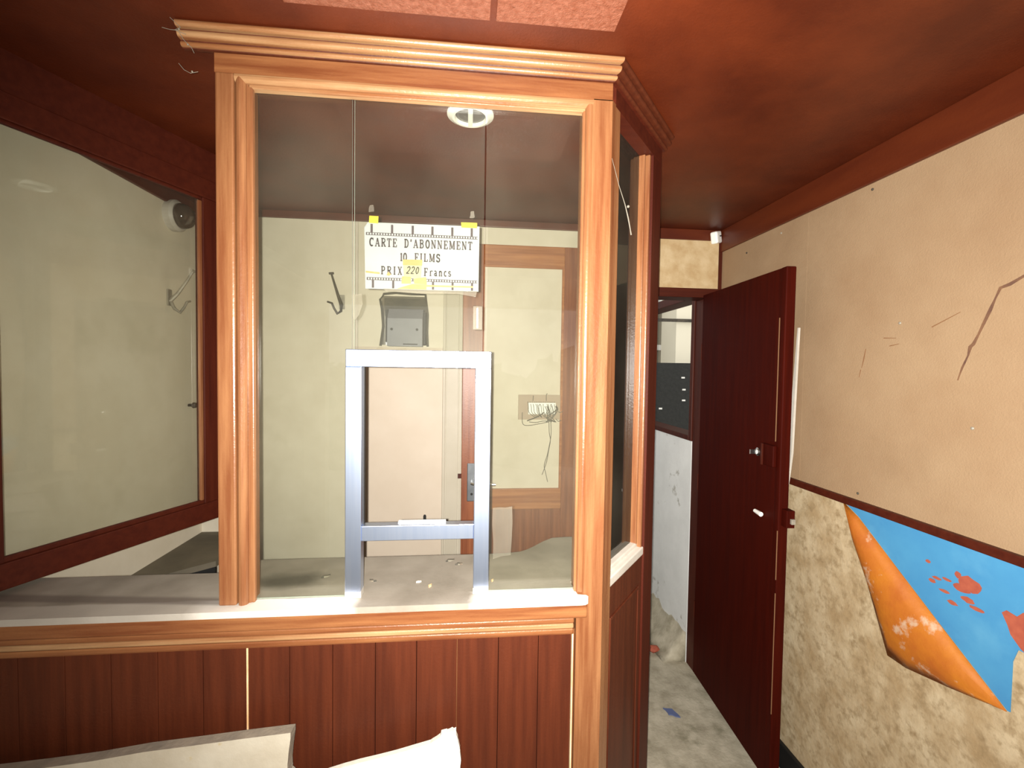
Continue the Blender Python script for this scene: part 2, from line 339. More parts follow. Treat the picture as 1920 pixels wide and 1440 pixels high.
# ------------------------------------------------------------------ corridor beyond the doorway
cw = struct(B('wall_corridor', 'white_wall', None, (1.17, 1.27, YB+.1, 3.4, 0, 1.185)), 'low white painted corridor wall')
struct(B('wall_passage', 'white_wall', None, (.54, .60, YB+.1, 3.45, 0, 2.25), (.60, 1.27, 3.40, 3.45, 0, 2.25)), 'white painted side and end wall of the corridor')
w1 = struct(B('window_1', 'dark_wood_upright', None, (1.165, 1.275, YB+.1, 2.27, 1.185, 1.96), (1.165, 1.275, 2.27, 3.4, 1.185, 1.212), (1.165, 1.275, 2.27, 3.4, 1.935, 1.98), bev=.003), 'dark brown unglazed window frame over the low white corridor wall')
struct(B('wall_yard', 'black_tile', None, (1.0, 2.9, 3.6, 3.7, 0, 1.622)), 'black tiled parapet outside the corridor')
wy2 = struct(B('wall_outside', 'far_grey', None, (1.0, 2.9, 4.1, 4.2, 0, 3.2)), 'grey wall outside beyond the black parapet')
t = thing('pillar', 'cream square pillar seen outside through the corridor window', 'pillar')
B('shaft', 'pillar_cream', t, (1.79, 2.10, 3.75, 4.05, 0, 3.2))
tag(B('beam', 'iron', None, (1.2, 2.75, 3.72, 3.745, 1.98, 2.005)), 'thin dark rail crossing the cream pillar outside the corridor', 'rail')
t = thing('spotlight', 'small white spotlight on the grey wall outside the corridor', 'lamp')
bm = bmesh.new(); lathe(bm, [(.02, 0), (.05, .02), (.06, .09), (.045, .09), (.03, .05)], (1.74, 4.1, 2.21), (-.3, -1, -.2), 20); obj('shade', bm, 'bright_white', t, smooth=True)
B('arm', 'iron', t, (1.55, 1.72, 4.06, 4.1, 2.18, 2.215))
for i, x in enumerate((1.64, 1.70, 1.76, 1.82)):
    tag(B('wall_tile', 'mosaic_red' if i % 2 else 'bright_white', None, (x, x+.05, 4.085, 4.1, 1.75, 1.80)), ('white', 'brown', 'white', 'brown')[i]+' mosaic tile '+('nearest the booth', 'second from the booth', 'third from the booth', 'beside the pillar')[i]+' on the grey outside wall', 'tile', 'mosaic tiles on the outside wall')
bm = bmesh.new(); tube(bm, [(1.4, 3.70, 2.46), (1.62, 3.70, 2.40), (1.75, 3.70, 2.36), (1.84, 3.70, 2.26), (1.95, 3.70, 2.14)], .006, 6)
tag(obj('cable', bm, 'iron'), 'thin dark cable sagging across the cream pillar outside', 'cable')
for i, (x, z) in enumerate(((1.79, 1.50), (1.80, 1.40), (1.80, 1.31), (1.60, 1.24))):
    B('bare_tile', 'bright_white', bpy.data.objects['wall_yard'], (x-.016, x+.012, 3.594, 3.6, z-.007, z+.006))
# rubble on the corridor floor
def rock(name, c, r, m, label, group):
    bm = bmesh.new(); bmesh.ops.create_icosphere(bm, subdivisions=2, radius=1)
    sc = Vector((random.uniform(.8, 1.3), random.uniform(.8, 1.2), random.uniform(.5, .8)))
    for v in bm.verts:
        v.co = Vector((v.co.x*sc.x, v.co.y*sc.y, v.co.z*sc.z))*r*random.uniform(.82, 1.1)
    zmin = min(v.co.z for v in bm.verts)
    for v in bm.verts: v.co += Vector((c[0], c[1], c[2]-zmin))
    return tag(obj(name, bm, m), label, 'stone', group)
rock('rubble_lump', (1.03, 2.33, 0), .026, 'red_spot', 'pinkish brick lump lying nearest the brown door on the concrete floor', 'lumps on the corridor floor')
rock('rubble_lump', (1.01, 2.46, 0), .020, 'rubble', 'pale plaster lump just behind the pinkish brick lump', 'lumps on the corridor floor')
rock('rubble_lump', (.98, 2.72, 0), .024, 'rubble', 'pale plaster lump farthest along the corridor floor', 'lumps on the corridor floor')
random.seed(11)
bm = bmesh.new()
prof = [(1.1695, 0), (1.05, 0), (1.09, .025), (1.135, .08), (1.163, .14), (1.1695, .15)]
n = 26; rows = []
for i in range(n+1):
    y = YB+.105+i*(1.1/n)
    rows.append([bm.verts.new((x+random.uniform(-.012, .004) if 0 < k < 5 else x, y, max(0, z*random.uniform(.82, 1.12)))) for k, (x, z) in enumerate(prof)])
for i in range(n):
    for k in range(5): bm.faces.new((rows[i][k], rows[i][k+1], rows[i+1][k+1], rows[i+1][k]))
for r_ in (rows[0], rows[-1]): bm.faces.new(r_)
tag(obj('plaster_heap', bm, 'concrete', smooth=True), 'low heap of crumbled grey plaster banked against the white corridor wall', 'rubble', kind='stuff')
bm = bmesh.new(); prism(bm, rough_poly([(.905, 1.93), (.945, 1.92), (.96, 1.87), (.915, 1.89)], .004, 3), .001, .006, 'z')
tag(obj('paper_scrap', bm, 'blue_litter'), 'small crumpled blue scrap lying on the concrete floor', 'litter')

# ------------------------------------------------------------------ brown corridor door, open against the beige wall
d1 = struct(thing('door_1', 'dark brown painted door standing open against the beige wall', 'door'))
del d1['category']
DA, DB = Vector((1.150, 2.125, 0)), Vector((1.118, 1.498, 0))
du = (DB-DA); DW = du.length; du.normalize(); dn = Vector((-du.y, du.x, 0))
if dn.x > 0: dn = -dn
MX = Matrix(((du.x, dn.x, 0, DA.x), (du.y, dn.y, 0, DA.y), (0, 0, 1, 0), (0, 0, 0, 1)))   # local: u along leaf, v out of visible face, z up
def DBX(name, m, parent, *bs, bev=0, label=None):
    bm = bmesh.new()
    for b in bs: box(bm, *b, bev=bev, mx=MX)
    return obj(name, bm, m, parent, label=label)
DBX('leaf', 'door_brown', d1, (0, DW-.03, -.034, 0, .03, 1.928))
DBX('edge_lipping', 'door_brown', d1, (DW-.03, DW, -.036, .001, .03, 1.93), bev=.004)
lk = DBX('lock_case', 'door_brown', d1, (DW-.10, DW-.02, 0, .016, 1.205, 1.285), bev=.004, label='overpainted surface lock')
DBX('lock_rib', 'dark_wood_upright', lk, (DW-.085, DW-.078, .016, .021, 1.205, 1.285))
bm = bmesh.new(); lathe(bm, [(.016, 0), (.016, .010), (.011, .014)], MX @ Vector((DW-.125, 0, 1.245)), dn, 20); cyl = obj('lock_cylinder', bm, 'chrome', d1, smooth=False)
DBX('key', 'chrome', cyl, (DW-.127, DW-.123, .013, .040, 1.236, 1.254), bev=.001)
bm = bmesh.new(); tube(bm, [MX @ Vector((DW-.125, .012, 1.015)), MX @ Vector((DW-.105, .012, 1.014)), MX @ Vector((DW-.085, .012, 1.013))], [.007, .008, .009], 10); obj('bolt_knob', bm, 'bright_white', d1)
st = DBX('strike_box', 'door_brown', d1, (DW-.005, DW+.030, -.040, -.010, 1.0, 1.062), bev=.002)
DBX('latch', 'pale_iron', st, (DW+.030, DW+.040, -.036, -.022, 1.016, 1.034), bev=.001)
for z in (.35, 1.0, 1.65):
    bm = bmesh.new(); tube(bm, [MX @ Vector((-.006, -.004, z-.04)), MX @ Vector((-.006, -.004, z+.04))], .006, 10); obj('hinge', bm, 'dark_wood_upright', d1)
for u0, z0, z1 in ((DW-.002, .30, .75), (DW-.002, .80, .98), (DW-.03, 1.30, 1.75)):
    DBX('bare_edge', 'scuff', d1, (u0-.0015, u0+.0006, -.004, .0022, z0, z1))
bm = bmesh.new()
prism(bm, [(1.566, 1.72), (1.571, 1.72), (1.588, 1.25), (1.600, 1.04), (1.594, 1.03), (1.574, 1.15), (1.564, 1.25)], 1.205, 1.213, 'x')
for v in bm.verts: v.co.x += (v.co.z-1.03)*.025
tag(obj('lath', bm, 'white_paint'), 'narrow white wooden lath wedged between the brown door and beige wall', 'lath')
# corner sensor
t = thing('alarm_sensor', 'small white alarm sensor high in the corner above the brown door', 'sensor')
bm = bmesh.new(); mx = Matrix.Translation((1.203, YB-.022, 2.212)) @ Matrix.Rotation(math.radians(35), 4, 'Z') @ Matrix.Rotation(math.radians(-15), 4, 'Y')
box(bm, -.026, .026, -.018, .018, -.03, .028, bev=.008, mx=mx); obj('body', bm, 'bright_white', t)
bm = bmesh.new(); box(bm, .000, .016, -.0195, -.017, .0, .006, mx=mx); obj('led', bm, 'black', t)

# ------------------------------------------------------------------ inner door in the back wall
d2 = thing('door_2', 'wooden door with a cream upper panel behind the booth', 'door'); struct(d2); del d2['category']
y0, y1 = YB-.004, YB+.036
B('stile', 'inner_door_wood', d2, (DX0, .068, y0, y1, 0, DZ), bev=.003)
B('stile', 'inner_door_wood', d2, (.455, DX1, y0, y1, 0, DZ), bev=.003)
B('rail', 'inner_rail_wood', d2, (.068, .455, y0, y1, 2.045, DZ), bev=.003)
B('rail', 'inner_rail_wood', d2, (.068, .455, y0, y1, .872, .972), bev=.003)
B('rail', 'inner_rail_wood', d2, (.068, .455, y0, y1, .02, .14), bev=.003)
B('upper_panel', 'cream_back', d2, (.068, .455, y0+.012, y1-.01, .972, 2.045), label='cream painted panel')
B('lower_panel', 'inner_door_wood', d2, (.068, .455, y0+.012, y1-.01, .14, .872))
B('glazing_bead', 'inner_rail_wood', d2, (.068, .455, y0+.003, y0+.012, 2.034, 2.045), (.444, .455, y0+.003, y0+.012, .972, 2.034), (.068, .072, y0+.003, y0+.012, .972, 2.034))
pl_ = B('lock_plate', 'galvanised', d2, (-.002, .042, y0-.004, y0, .915, 1.098), bev=.003, label='grey metal lock plate')
bm = bmesh.new(); tube(bm, [(.020, y0, 1.008), (.020, y0-.035, 1.008), (.034, y0-.045, 1.007), (.132, y0-.045, 1.005)], .007, 10); obj('lever', bm, 'chrome', pl_)
bm = bmesh.new(); lathe(bm, [(.006, 0), (.006, .002)], (.020, y0-.004, .95), (0, -1, 0), 12); obj('keyhole', bm, 'black', pl_)
B('strike_plate', 'dark_wood_upright', d2, (-.046, -.030, YB-.024, YB-.018, 1.03, 1.052))
# junction box with loose wires on the door panel
jb = thing('junction_box', 'open white junction box with a tangle of loose wires on the inner door', 'junction box')
yp = y0+.012
B('back_plate', 'beige_plate', jb, (.24, .444, yp-.010, yp, 1.308, 1.428))
B('box', 'bright_white', jb, (.285, .42, yp-.030, yp-.010, 1.335, 1.392), bev=.003)
random.seed(5)
def wire(pts, r=.0016):
    bm = bmesh.new(); P = [Vector(p) for p in pts]; out = []
    for i in range(len(P)-1):
        p0, p1, p2, p3 = P[max(i-1, 0)], P[i], P[i+1], P[min(i+2, len(P)-1)]
        for k in range(5):
            t_ = k/5; out.append(.5*((2*p1)+(p2-p0)*t_+(2*p0-5*p1+4*p2-p3)*t_**2+(3*p1-p0-3*p2+p3)*t_**3))
    out.append(P[-1]); tube(bm, out, r, 5); obj('wire', bm, 'wire', jb)
yw = yp-.034
for i in range(13):
    x = .285+i*.0108; d = random.uniform(-.012, .012)
    wire([(x, yp-.012, 1.395), (x-.004+d, yw-.006, 1.375), (x+d, yw-.010, 1.345), (x+.3*(.385-x)+d, yw-.006, 1.322)], .0014)
for i in range(9):
    x = .36+random.uniform(0, .06)
    wire([(x, yp-.014, 1.385), (x+.01, yw-.01, 1.36), (.385+random.uniform(-.02, .03), yw-.014, 1.325), (.39+random.uniform(-.03, .03), yw-.008, 1.30)], .0018)
wire([(.256, yw, 1.345), (.257, yw, 1.30), (.268, yw, 1.284), (.30, yw, 1.284), (.34, yw-.004, 1.292), (.385, yw, 1.30)])
wire([(.29, yw, 1.30), (.32, yw, 1.297), (.36, yw, 1.304), (.40, yw, 1.302)])
wire([(.28, yw, 1.305), (.33, yw, 1.325), (.36, yw, 1.345)], .003)
wire([(.385, yw, 1.31), (.388, yw, 1.25), (.394, yw, 1.21), (.386, yw, 1.16), (.378, yw, 1.11), (.362, yw, 1.06), (.356, yw, 1.045)])
wire([(.394, yw, 1.31), (.397, yw, 1.24), (.388, yw, 1.18), (.380, yw, 1.14), (.366, yw, 1.09), (.372, yw, 1.06), (.384, yw, 1.01)])
wire([(.43, yw, 1.35), (.44, yw, 1.345), (.452, yw, 1.352)])
wire([(.42, yw, 1.315), (.43, yw, 1.303), (.446, yw, 1.308)])
wire([(.375, yp-.012, 1.40), (.371, yw, 1.43), (.376, yw, 1.435)])
wire([(.31, yp-.012, 1.40), (.308, yw, 1.425)])

# grey hooded box in the wall hole
t = thing('ticket_chute', 'grey metal hooded box hanging out of the hole in the back wall', 'metal box')
bm = bmesh.new()
prism(bm, [(YB+.05, 1.648), (YB+.05, 1.822), (YB-.004, 1.822), (YB-.045, 1.775), (YB-.05, 1.648)], -.372, -.214, 'x')
obj('housing', bm, 'grey_box', t)
B('side_flange', 'black', t, (-.384, -.374, YB-.02, YB+.04, 1.668, 1.815))
B('side_flange', 'black', t, (-.212, -.203, YB-.01, YB+.04, 1.66, 1.81))
for x in (-.352, -.238):
    bm = bmesh.new(); lathe(bm, [(.006, 0), (.006, .003)], (x, YB-.049, 1.725), (0, -1, 0), 10); obj('screw', bm, 'black', t)
B('slit', 'black', t, (-.30, -.235, YB-.0515, YB-.049, 1.655, 1.660))
# coat hooks
def hook(label, m, c, right_, out_):
    t = thing('coat_hook', label, 'hook', 'coat hooks on the booth walls'); c = Vector(c); r = Vector(right_); o = Vector(out_); Z = Vector((0, 0, 1))
    P = lambda a, b, z: c+r*a+o*b+Z*z
    bm = bmesh.new(); mx = Matrix(((r.x, o.x, 0, c.x), (r.y, o.y, 0, c.y), (0, 0, 1, c.z), (0, 0, 0, 1)))
    box(bm, -.012, .014, 0, .006, -.03, .035, bev=.002, mx=mx); obj('plate', bm, 'pale_iron', t)
    bm = bmesh.new(); tube(bm, [P(0, .004, -.012), P(-.006, .03, .02), P(-.016, .06, .075), P(-.024, .078, .115)], [.009, .007, .005, .004], 8); tube(bm, [P(-.034, .079, .116), P(-.014, .078, .118)], .005, 8); obj('upper_prong', bm, m, t)
    bm = bmesh.new(); tube(bm, [P(0, .004, -.006), P(.002, .022, -.042), P(-.010, .036, -.055), P(-.022, .045, -.032), P(-.03, .05, -.010), P(-.05, .052, -.004)], [.007, .006, .006, .005, .005, .004], 8); obj('lower_prong', bm, m, t)
hook('dark iron double coat hook on the cream back wall beside the sign', 'iron', (-.585, YB, 1.845), (1, 0, 0), (0, -1, 0))
hook('pale double coat hook on the side wall below the round lamp', 'pale_iron', (XL, 1.93, 1.815), (0, -1, 0), (1, 0, 0))
# round wall lamp
t = thing('bulkhead_lamp', 'round wall lamp with a dark glass dome high on the cream side wall', 'lamp')
bm = bmesh.new(); lathe(bm, [(.062, 0), (.062, .024), (.054, .034)], (XL, 1.955, 2.150), (1, 0, 0)); obj('base', bm, 'white_paint', t)
bm = bmesh.new(); lathe(bm, [(.050, .030), (.050, .044), (.044, .062), (.032, .074), (.016, .081), (.0, .083)], (XL, 1.955, 2.150), (1, 0, 0)); obj('dome', bm, 'lens', t, smooth=True)
t = thing('wall_knob', 'small dark knob on the cream side wall beside the glazed screen', 'knob')
bm = bmesh.new(); lathe(bm, [(.006, 0), (.006, .012), (.013, .02), (.011, .03), (.0, .032)], (XL, 2.05, 1.375), (1, 0, 0), 16); obj('knob', bm, 'iron', t, smooth=True)
# narrow shelf in the corner
t = thing('corner_shelf', 'dark grey shelf board in the corner below the glazed screen', 'shelf')
bm = bmesh.new(); prism(bm, [(XL, 1.60), (XL, YB-.001), (-.968, YB-.001), (-.968, 1.815), (-1.03, 1.76)], .768, .790, 'z'); obj('board', bm, 'dark_board', t)
bm = bmesh.new(); prism(bm, [(YB-.001, .768), (YB-.03, .768), (YB-.03, .70), (YB-.001, .62)], -1.0, -.975, 'x'); obj('bracket', bm, 'iron', t)
bm = bmesh.new(); prism(bm, [(-1.195, 1.615), (-1.03, 1.775), (-.975, 1.822), (-.975, 1.832), (-1.03, 1.785), (-1.195, 1.625)], .20, .768, 'z'); obj('shade_panel', bm, 'black', t)  # black board added for the darkness under the shelf
B('batten', 'dark_board', t, (XL, XL+.02, 1.62, YB-.03, .738, .768))

# ------------------------------------------------------------------ ticket booth
bt = thing('ticket_booth', 'varnished wooden cinema ticket booth with glass front and aluminium hatch', 'booth')
YF = 1.022
# left post, with rounded bead and rebate
B('post', 'frame_wood_upright', bt, (-.541, -.503, YF, YF+.055, 1.0205, 2.17), bev=.004)
bm = bmesh.new(); box(bm, -.503, -.478, YF+.012, YF+.055, 1.0205, 2.156); tube(bm, [(-.492, YF+.010, 1.0205), (-.492, YF+.010, 2.162)], .0105, 14); obj('post_bead', bm, 'frame_wood_upright', bt)
B('glass_stop', 'frame_wood_upright', bt, (-.480, -.470, YF+.012, YF+.024, 1.0205, 2.15), bev=.002)
# corner post on the right
bm = bmesh.new(); prism(bm, [(.278, YF), (.322, YF), (.353, YF+.037), (.320, YF+.066), (.262, YF+.066), (.262, YF+.010)], 0, 2.17, 'z'); obj('post', bm, 'frame_wood_upright', bt)
bm = bmesh.new(); tube(bm, [(.271, YF+.009, 1.025), (.271, YF+.009, 2.158)], .0095, 14); obj('post_bead', bm, 'frame_wood_upright', bt)
B('glass_stop', 'frame_wood_upright', bt, (.256, .263, YF+.012, YF+.024, 1.0205, 2.15), bev=.002)
# header
B('header', 'frame_wood_level', bt, (-.541, .322, YF, YF+.06, 2.168, 2.2495))
bm = bmesh.new(); tube(bm, [(-.502, YF+.010, 2.163), (.278, YF+.010, 2.163)], .0105, 14); obj('header_bead', bm, 'cornice_wood', bt)
B('header_stop', 'cornice_wood', bt, (-.478, .262, YF+.012, YF+.03, 2.146, 2.158), bev=.002)
# side geometry
CU = Vector((.253, .298, 0)).normalized(); CN = Vector((CU.y, -CU.x, 0)); CP = Vector((.322, YF, 0)); CLEN = .378
SX = Matrix(((CU.x, CN.x, 0, CP.x), (CU.y, CN.y, 0, CP.y), (0, 0, 1, 0), (0, 0, 0, 1)))   # u along the side face, v outwards
def SBX(name, m, parent, *bs, bev=0, label=None):
    bm = bmesh.new()
    for b in bs: box(bm, *b, bev=bev, mx=SX)
    return obj(name, bm, m, parent, label=label)
# cornice swept round the corner
def arc(c0, c1, r, a0, a1, n=5): return [(c0+r*math.cos(math.radians(a0+(a1-a0)*k/n)), c1+r*math.sin(math.radians(a0+(a1-a0)*k/n))) for k in range(n+1)]
def bead(o, z, r): return [(0, z-r)] + arc(o, z, r, -90, 90, 8) + [(0, z+r)]
bis = Vector((CN.x, CN.y-1, 0)); bis.normalize(); k = 1/max(.2, bis.dot(Vector((0, -1, 0)))); bis *= k
pe = CP+CU*(CLEN+.01)
profs = [('cornice_backing', [(-.002, 2.2495), (.026, 2.2495), (.006, 2.2075), (-.002, 2.2075)], 'plank_wood'), ('cornice_moulding', bead(.027, 2.2430, .0062), 'cornice_wood'),
         ('cornice_moulding', bead(.0185, 2.2275, .0072), 'cornice_wood'), ('cornice_moulding', bead(.0085, 2.2140, .0050), 'cornice_wood')]
for nm, prof, mm in profs:
    bm = bmesh.new(); sweep(bm, prof, [(-.60, YF), (CP.x, CP.y)], [(0, -1), (bis.x, bis.y)]); obj(nm, bm, mm, bt)
    bm = bmesh.new(); sweep(bm, prof, [(CP.x, CP.y), (pe.x, pe.y)], [(bis.x, bis.y), (CN.x, CN.y)]); obj(nm, bm, 'dark_wood_level' if mm == 'plank_wood' else 'plank_wood', bt)  # angled run in darker wood, its grazing shade put into the colour
# angled side
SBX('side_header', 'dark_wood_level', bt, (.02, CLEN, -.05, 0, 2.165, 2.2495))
SBX('side_post', 'dark_wood_upright', bt, (.302, CLEN, -.052, 0, 0, 2.165))  # post face darkened to carry the grazing shade, beads kept light
SBX('side_post_bead', 'frame_wood_upright', bt, (.290, .302, -.045, -.006, 1.03, 2.165), bev=.003)
SBX('side_post_bead', 'frame_wood_upright', bt, (.282, .290, -.045, -.018, 1.03, 2.165), bev=.002)
SBX('glass_stop', 'frame_wood_upright', bt, (.044, .056, -.045, -.022, 1.03, 2.165), bev=.002)
SBX('side_sill', 'white_paint', bt, (.044, .300, -.05, -.018, 1.022, 1.047), (.044, .302, -.05, -.002, 1.012, 1.036), bev=.003, label='white painted sill')
SBX('side_glass', ['hazed_glass', 'glass_edge'], bt, (.056, .284, -.040, -.035, 1.047, 2.165), label='narrow glass pane, its grey reflection put in as haze')
sp_ = SBX('side_panel', 'plank_wood', bt, (.035, .302, -.03, -.006, 0, 1.012))
SBX('panel_moulding', 'plank_wood', sp_, (.062, .070, -.006, -.002, .05, .93), (.265, .273, -.006, -.002, .05, .93), (.070, .265, -.006, -.002, .922, .93), bev=.001)
# right flank behind the angled side
e = CP+CU*CLEN
B('flank_panel', 'plank_wood', bt, (e.x-.03, e.x, e.y, YB-.02, 0, 1.0))
B('flank_post', 'dark_wood_upright', bt, (e.x-.03, e.x, YB-.06, YB-.016, 0, 2.25))
B('flank_header', 'dark_wood_upright', bt, (e.x-.03, e.x, e.y, YB-.06, 2.19, 2.25))
# front rail below the counter
B('front_rail', 'frame_wood_level', bt, (XL+.001, .284, YF-.012, YF+.03, .968, 1.006), bev=.004)
B('rail_backing', 'plank_wood', bt, (XL+.001, .255, YF+.006, YF+.03, .9216, .9678))
for i, (z0, z1) in enumerate(((.9525, .9655), (.9385, .9505), (.9230, .9365))):
    B('rail_moulding', 'cornice_wood' if i == 1 else 'frame_wood_level', bt, (XL+.002, .2545, YF-.004+.003*i, YF+.006, z0, z1), bev=.003)
# vertical tongue-and-groove planks
jx = [XL+.001, -1.14, -1.046, -.952, -.860, -.768, -.673, -.579, -.485, -.395, -.301, -.206, -.113, -.020, .077, .172, .252]
for a, b in zip(jx[:-1], jx[1:]):
    B('plank', 'plank_wood', bt, (a+.0006, b-.0006, YF+.010, YF+.026, 0, .9215), bev=.0008)
B('plank_backing', 'frame_wood_upright', bt, (XL+.001, .262, YF+.026, YF+.034, 0, .9215))
B('filler_strip', 'cream_filler', bt, (-.4868, -.4832, YF+.0085, YF+.026, .60, .9205), label='pale filler line between two planks')
B('filler_strip', 'cream_filler', bt, (.2525, .2555, YF+.006, YF+.026, 0, .9215), label='pale filler line beside the corner post')
# glass panes of the front
GY = YF+.026
def pane(x0, x1, z0, z1, y, label):
    bm = bmesh.new(); box(bm, x0, x1, y, y+.005, z0, z1)
    for f in bm.faces:
        if abs(f.normal.y) < .5: f.material_index = 1
    bm.normal_update()
    for f in bm.faces: f.material_index = 0 if abs(f.normal.y) > .5 else 1
    return obj('glass_pane', bm, ['glass', 'glass_edge'], bt, label=label)
pane(-.478, -.2645, 1.0215, 2.15, GY, 'tall glass pane left of the hatch')
pane(-.2605, .031, 1.578, 2.15, GY+.002, 'glass pane above the hatch')
pane(.035, .262, 1.0215, 2.15, GY, 'tall glass pane right of the hatch')
# aluminium hatch frame
af = B('hatch_frame', 'aluminium', bt, (-.276, .052, GY-.010, GY+.016, 1.5505, 1.590), bev=.0015, label='polished aluminium ticket hatch frame')
B('frame_stile', 'aluminium', af, (-.276, -.240, GY-.012, GY+.016, 1.035, 1.5505), bev=.0015)
B('frame_stile', 'aluminium', af, (.0155, .052, GY-.012, GY+.016, 1.035, 1.5505), bev=.0015)
B('frame_rail', 'aluminium', af, (-.240, .0155, GY-.010, GY+.016, 1.152, 1.187), bev=.0015)
for x in (-.276, .0155): B('frame_foot', 'white_paint', af, (x, x+.0362, GY-.011, GY+.015, 1.0215, 1.036))
B('frame_shadow_strip', 'black', af, (-.2405, -.2375, GY+.006, GY+.018, 1.187, 1.5505))  # black strip standing in for the shadow line beside the stile
B('frame_lip', 'bright_white', af, (-.16, -.05, GY+.010, GY+.018, 1.187, 1.1905))

# ------------------------------------------------------------------ counter top
bm = bmesh.new()
pts = [(XL+.001, .998), (.268, .998)] + [(.268+.017*math.sin(a), 1.010-.012*math.cos(a)) for a in (.5, 1.1, 1.57, 2.2)] + [(.262, 1.0215), (.258, 1.085), (.314, 1.096), (.485, 1.300), (.485, 1.38), (.354, 1.381), (.310, 1.381), (.267, 1.376), (.235, 1.350), (.199, 1.312), (.176, 1.290), (.154, 1.276), (.11, 1.268), (.07, 1.266), (-.585, 1.264), (-.605, 1.19), (XL+.001, 1.19)]
prism(bm, pts, 1.006, 1.0205, 'z')
ct = obj('counter_top', bm, 'white_paint')
tag(ct, 'dusty grey counter slab with a worn white front edge under the glass', 'counter')
# counter material: grey dusty slab, white paint on the front strip worn away under the hatch, dark slanting band and dark stain
m = bpy.data.materials.new('counter_slab'); m.use_nodes = True; nt = m.node_tree; N = nt.nodes; L = nt.links; bs_ = N['Principled BSDF']
tc = N.new('ShaderNodeTexCoord'); sep = N.new('ShaderNodeSeparateXYZ'); L.new(tc.outputs['Object'], sep.inputs[0])
def nz(sc, det=8):
    n = N.new('ShaderNodeTexNoise'); n.inputs['Scale'].default_value = sc; n.inputs['Detail'].default_value = det; L.new(tc.outputs['Object'], n.inputs['Vector']); return n.outputs['Fac']
def mth(op, a, b=None, clamp=False):
    x = N.new('ShaderNodeMath'); x.operation = op; x.use_clamp = clamp
    for i, v in enumerate((a, b)):
        if v is None: continue
        if isinstance(v, (int, float)): x.inputs[i].default_value = v
        else: L.new(v, x.inputs[i])
    return x.outputs[0]
def ramp(v, a, b):
    r = N.new('ShaderNodeMapRange'); r.inputs['From Min'].default_value = a; r.inputs['From Max'].default_value = b; L.new(v, r.inputs['Value']); return r.outputs[0]
def mixc(f, a, b):
    x = N.new('ShaderNodeMix'); x.data_type = 'RGBA'; L.new(f, x.inputs['Factor'])
    for k_, v in (('A', a), ('B', b)):
        if isinstance(v, tuple): x.inputs[k_].default_value = v
        else: L.new(v, x.inputs[k_])
    return x.outputs['Result']
X_, Y_ = sep.outputs['X'], sep.outputs['Y']
wob = mth('MULTIPLY', mth('SUBTRACT', nz(14), .5), .05)
grey = mixc(ramp(nz(9, 10), .35, .7), s(122, 114, 102), s(146, 138, 126))
white = s(198, 192, 183)
front = ramp(mth('ADD', Y_, mth('MULTIPLY', wob, .25)), 1.053, 1.047)
hatch = mth('MULTIPLY', ramp(mth('ADD', X_, wob), -.262, -.236), ramp(mth('ADD', X_, wob), .022, -.002))
front = mth('MULTIPLY', front, mth('SUBTRACT', 1.0, mth('MULTIPLY', hatch, .97)))
dusty = mth('MULTIPLY', ramp(mth('ADD', X_, wob), -.56, -.60), .62)  # left of the post: dust plus dimmer light put into the colour
front = mth('MULTIPLY', front, mth('SUBTRACT', 1.0, dusty))
c = mixc(front, grey, white)
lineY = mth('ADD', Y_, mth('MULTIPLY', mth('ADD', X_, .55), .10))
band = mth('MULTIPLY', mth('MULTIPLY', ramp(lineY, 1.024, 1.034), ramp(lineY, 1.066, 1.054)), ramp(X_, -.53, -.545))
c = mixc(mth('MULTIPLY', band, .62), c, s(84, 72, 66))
dx = mth('MULTIPLY', mth('ADD', X_, .435), 9.0); dy = mth('MULTIPLY', mth('ADD', Y_, -1.14), 22.0)
rad = mth('SQRT', mth('ADD', mth('MULTIPLY', dx, dx), mth('MULTIPLY', dy, dy)))
c = mixc(mth('MULTIPLY', ramp(mth('ADD', rad, mth('MULTIPLY', wob, 22)), 1.15, .3), .85), c, s(58, 54, 44))
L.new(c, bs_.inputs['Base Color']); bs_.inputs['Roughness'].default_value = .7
bn = N.new('ShaderNodeBump'); bn.inputs['Strength'].default_value = .2; bn.inputs['Distance'].default_value = .002; L.new(nz(120), bn.inputs['Height']); L.new(bn.outputs[0], bs_.inputs['Normal'])
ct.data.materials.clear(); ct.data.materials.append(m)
# splinters on the counter
random.seed(4)
dl = [((-.352, 1.150), .024, 'clear_plastic', 'white glass splinter on the counter behind the left pane'), ((-.117, 1.105), .013, 'white_paint', 'white chip on the counter behind the hatch, beside the larger chip'), ((-.087, 1.083), .016, 'cream_filler', 'larger cream chip on the counter behind the hatch'),
      ((-.045, 1.225), .026, 'clear_plastic', 'glass splinter near the back edge of the counter by the door'), ((-.02, 1.20), .022, 'clear_plastic', 'glass sliver on the counter behind the right hatch stile'), ((.065, 1.10), .012, 'cream_filler', 'cream chip on the counter right of the hatch'), ((-.23, 1.12), .020, 'clear_plastic', 'glass sliver beside the left hatch stile on the counter')]
for (x, y), r, mm, lab in dl:
    bm = bmesh.new(); a = random.uniform(0, 3)
    prism(bm, [(x+r*.5*math.cos(a), y+r*.5*math.sin(a)), (x+r*.3*math.cos(a+1.9), y+r*.3*math.sin(a+1.9)), (x-r*.5*math.cos(a), y-r*.5*math.sin(a)), (x+r*.16*math.cos(a-1.2), y+r*.16*math.sin(a-1.2))], 1.0206, 1.0245, 'z')
    tag(obj('splinter', bm, mm), lab, 'debris', 'splinters on the counter')

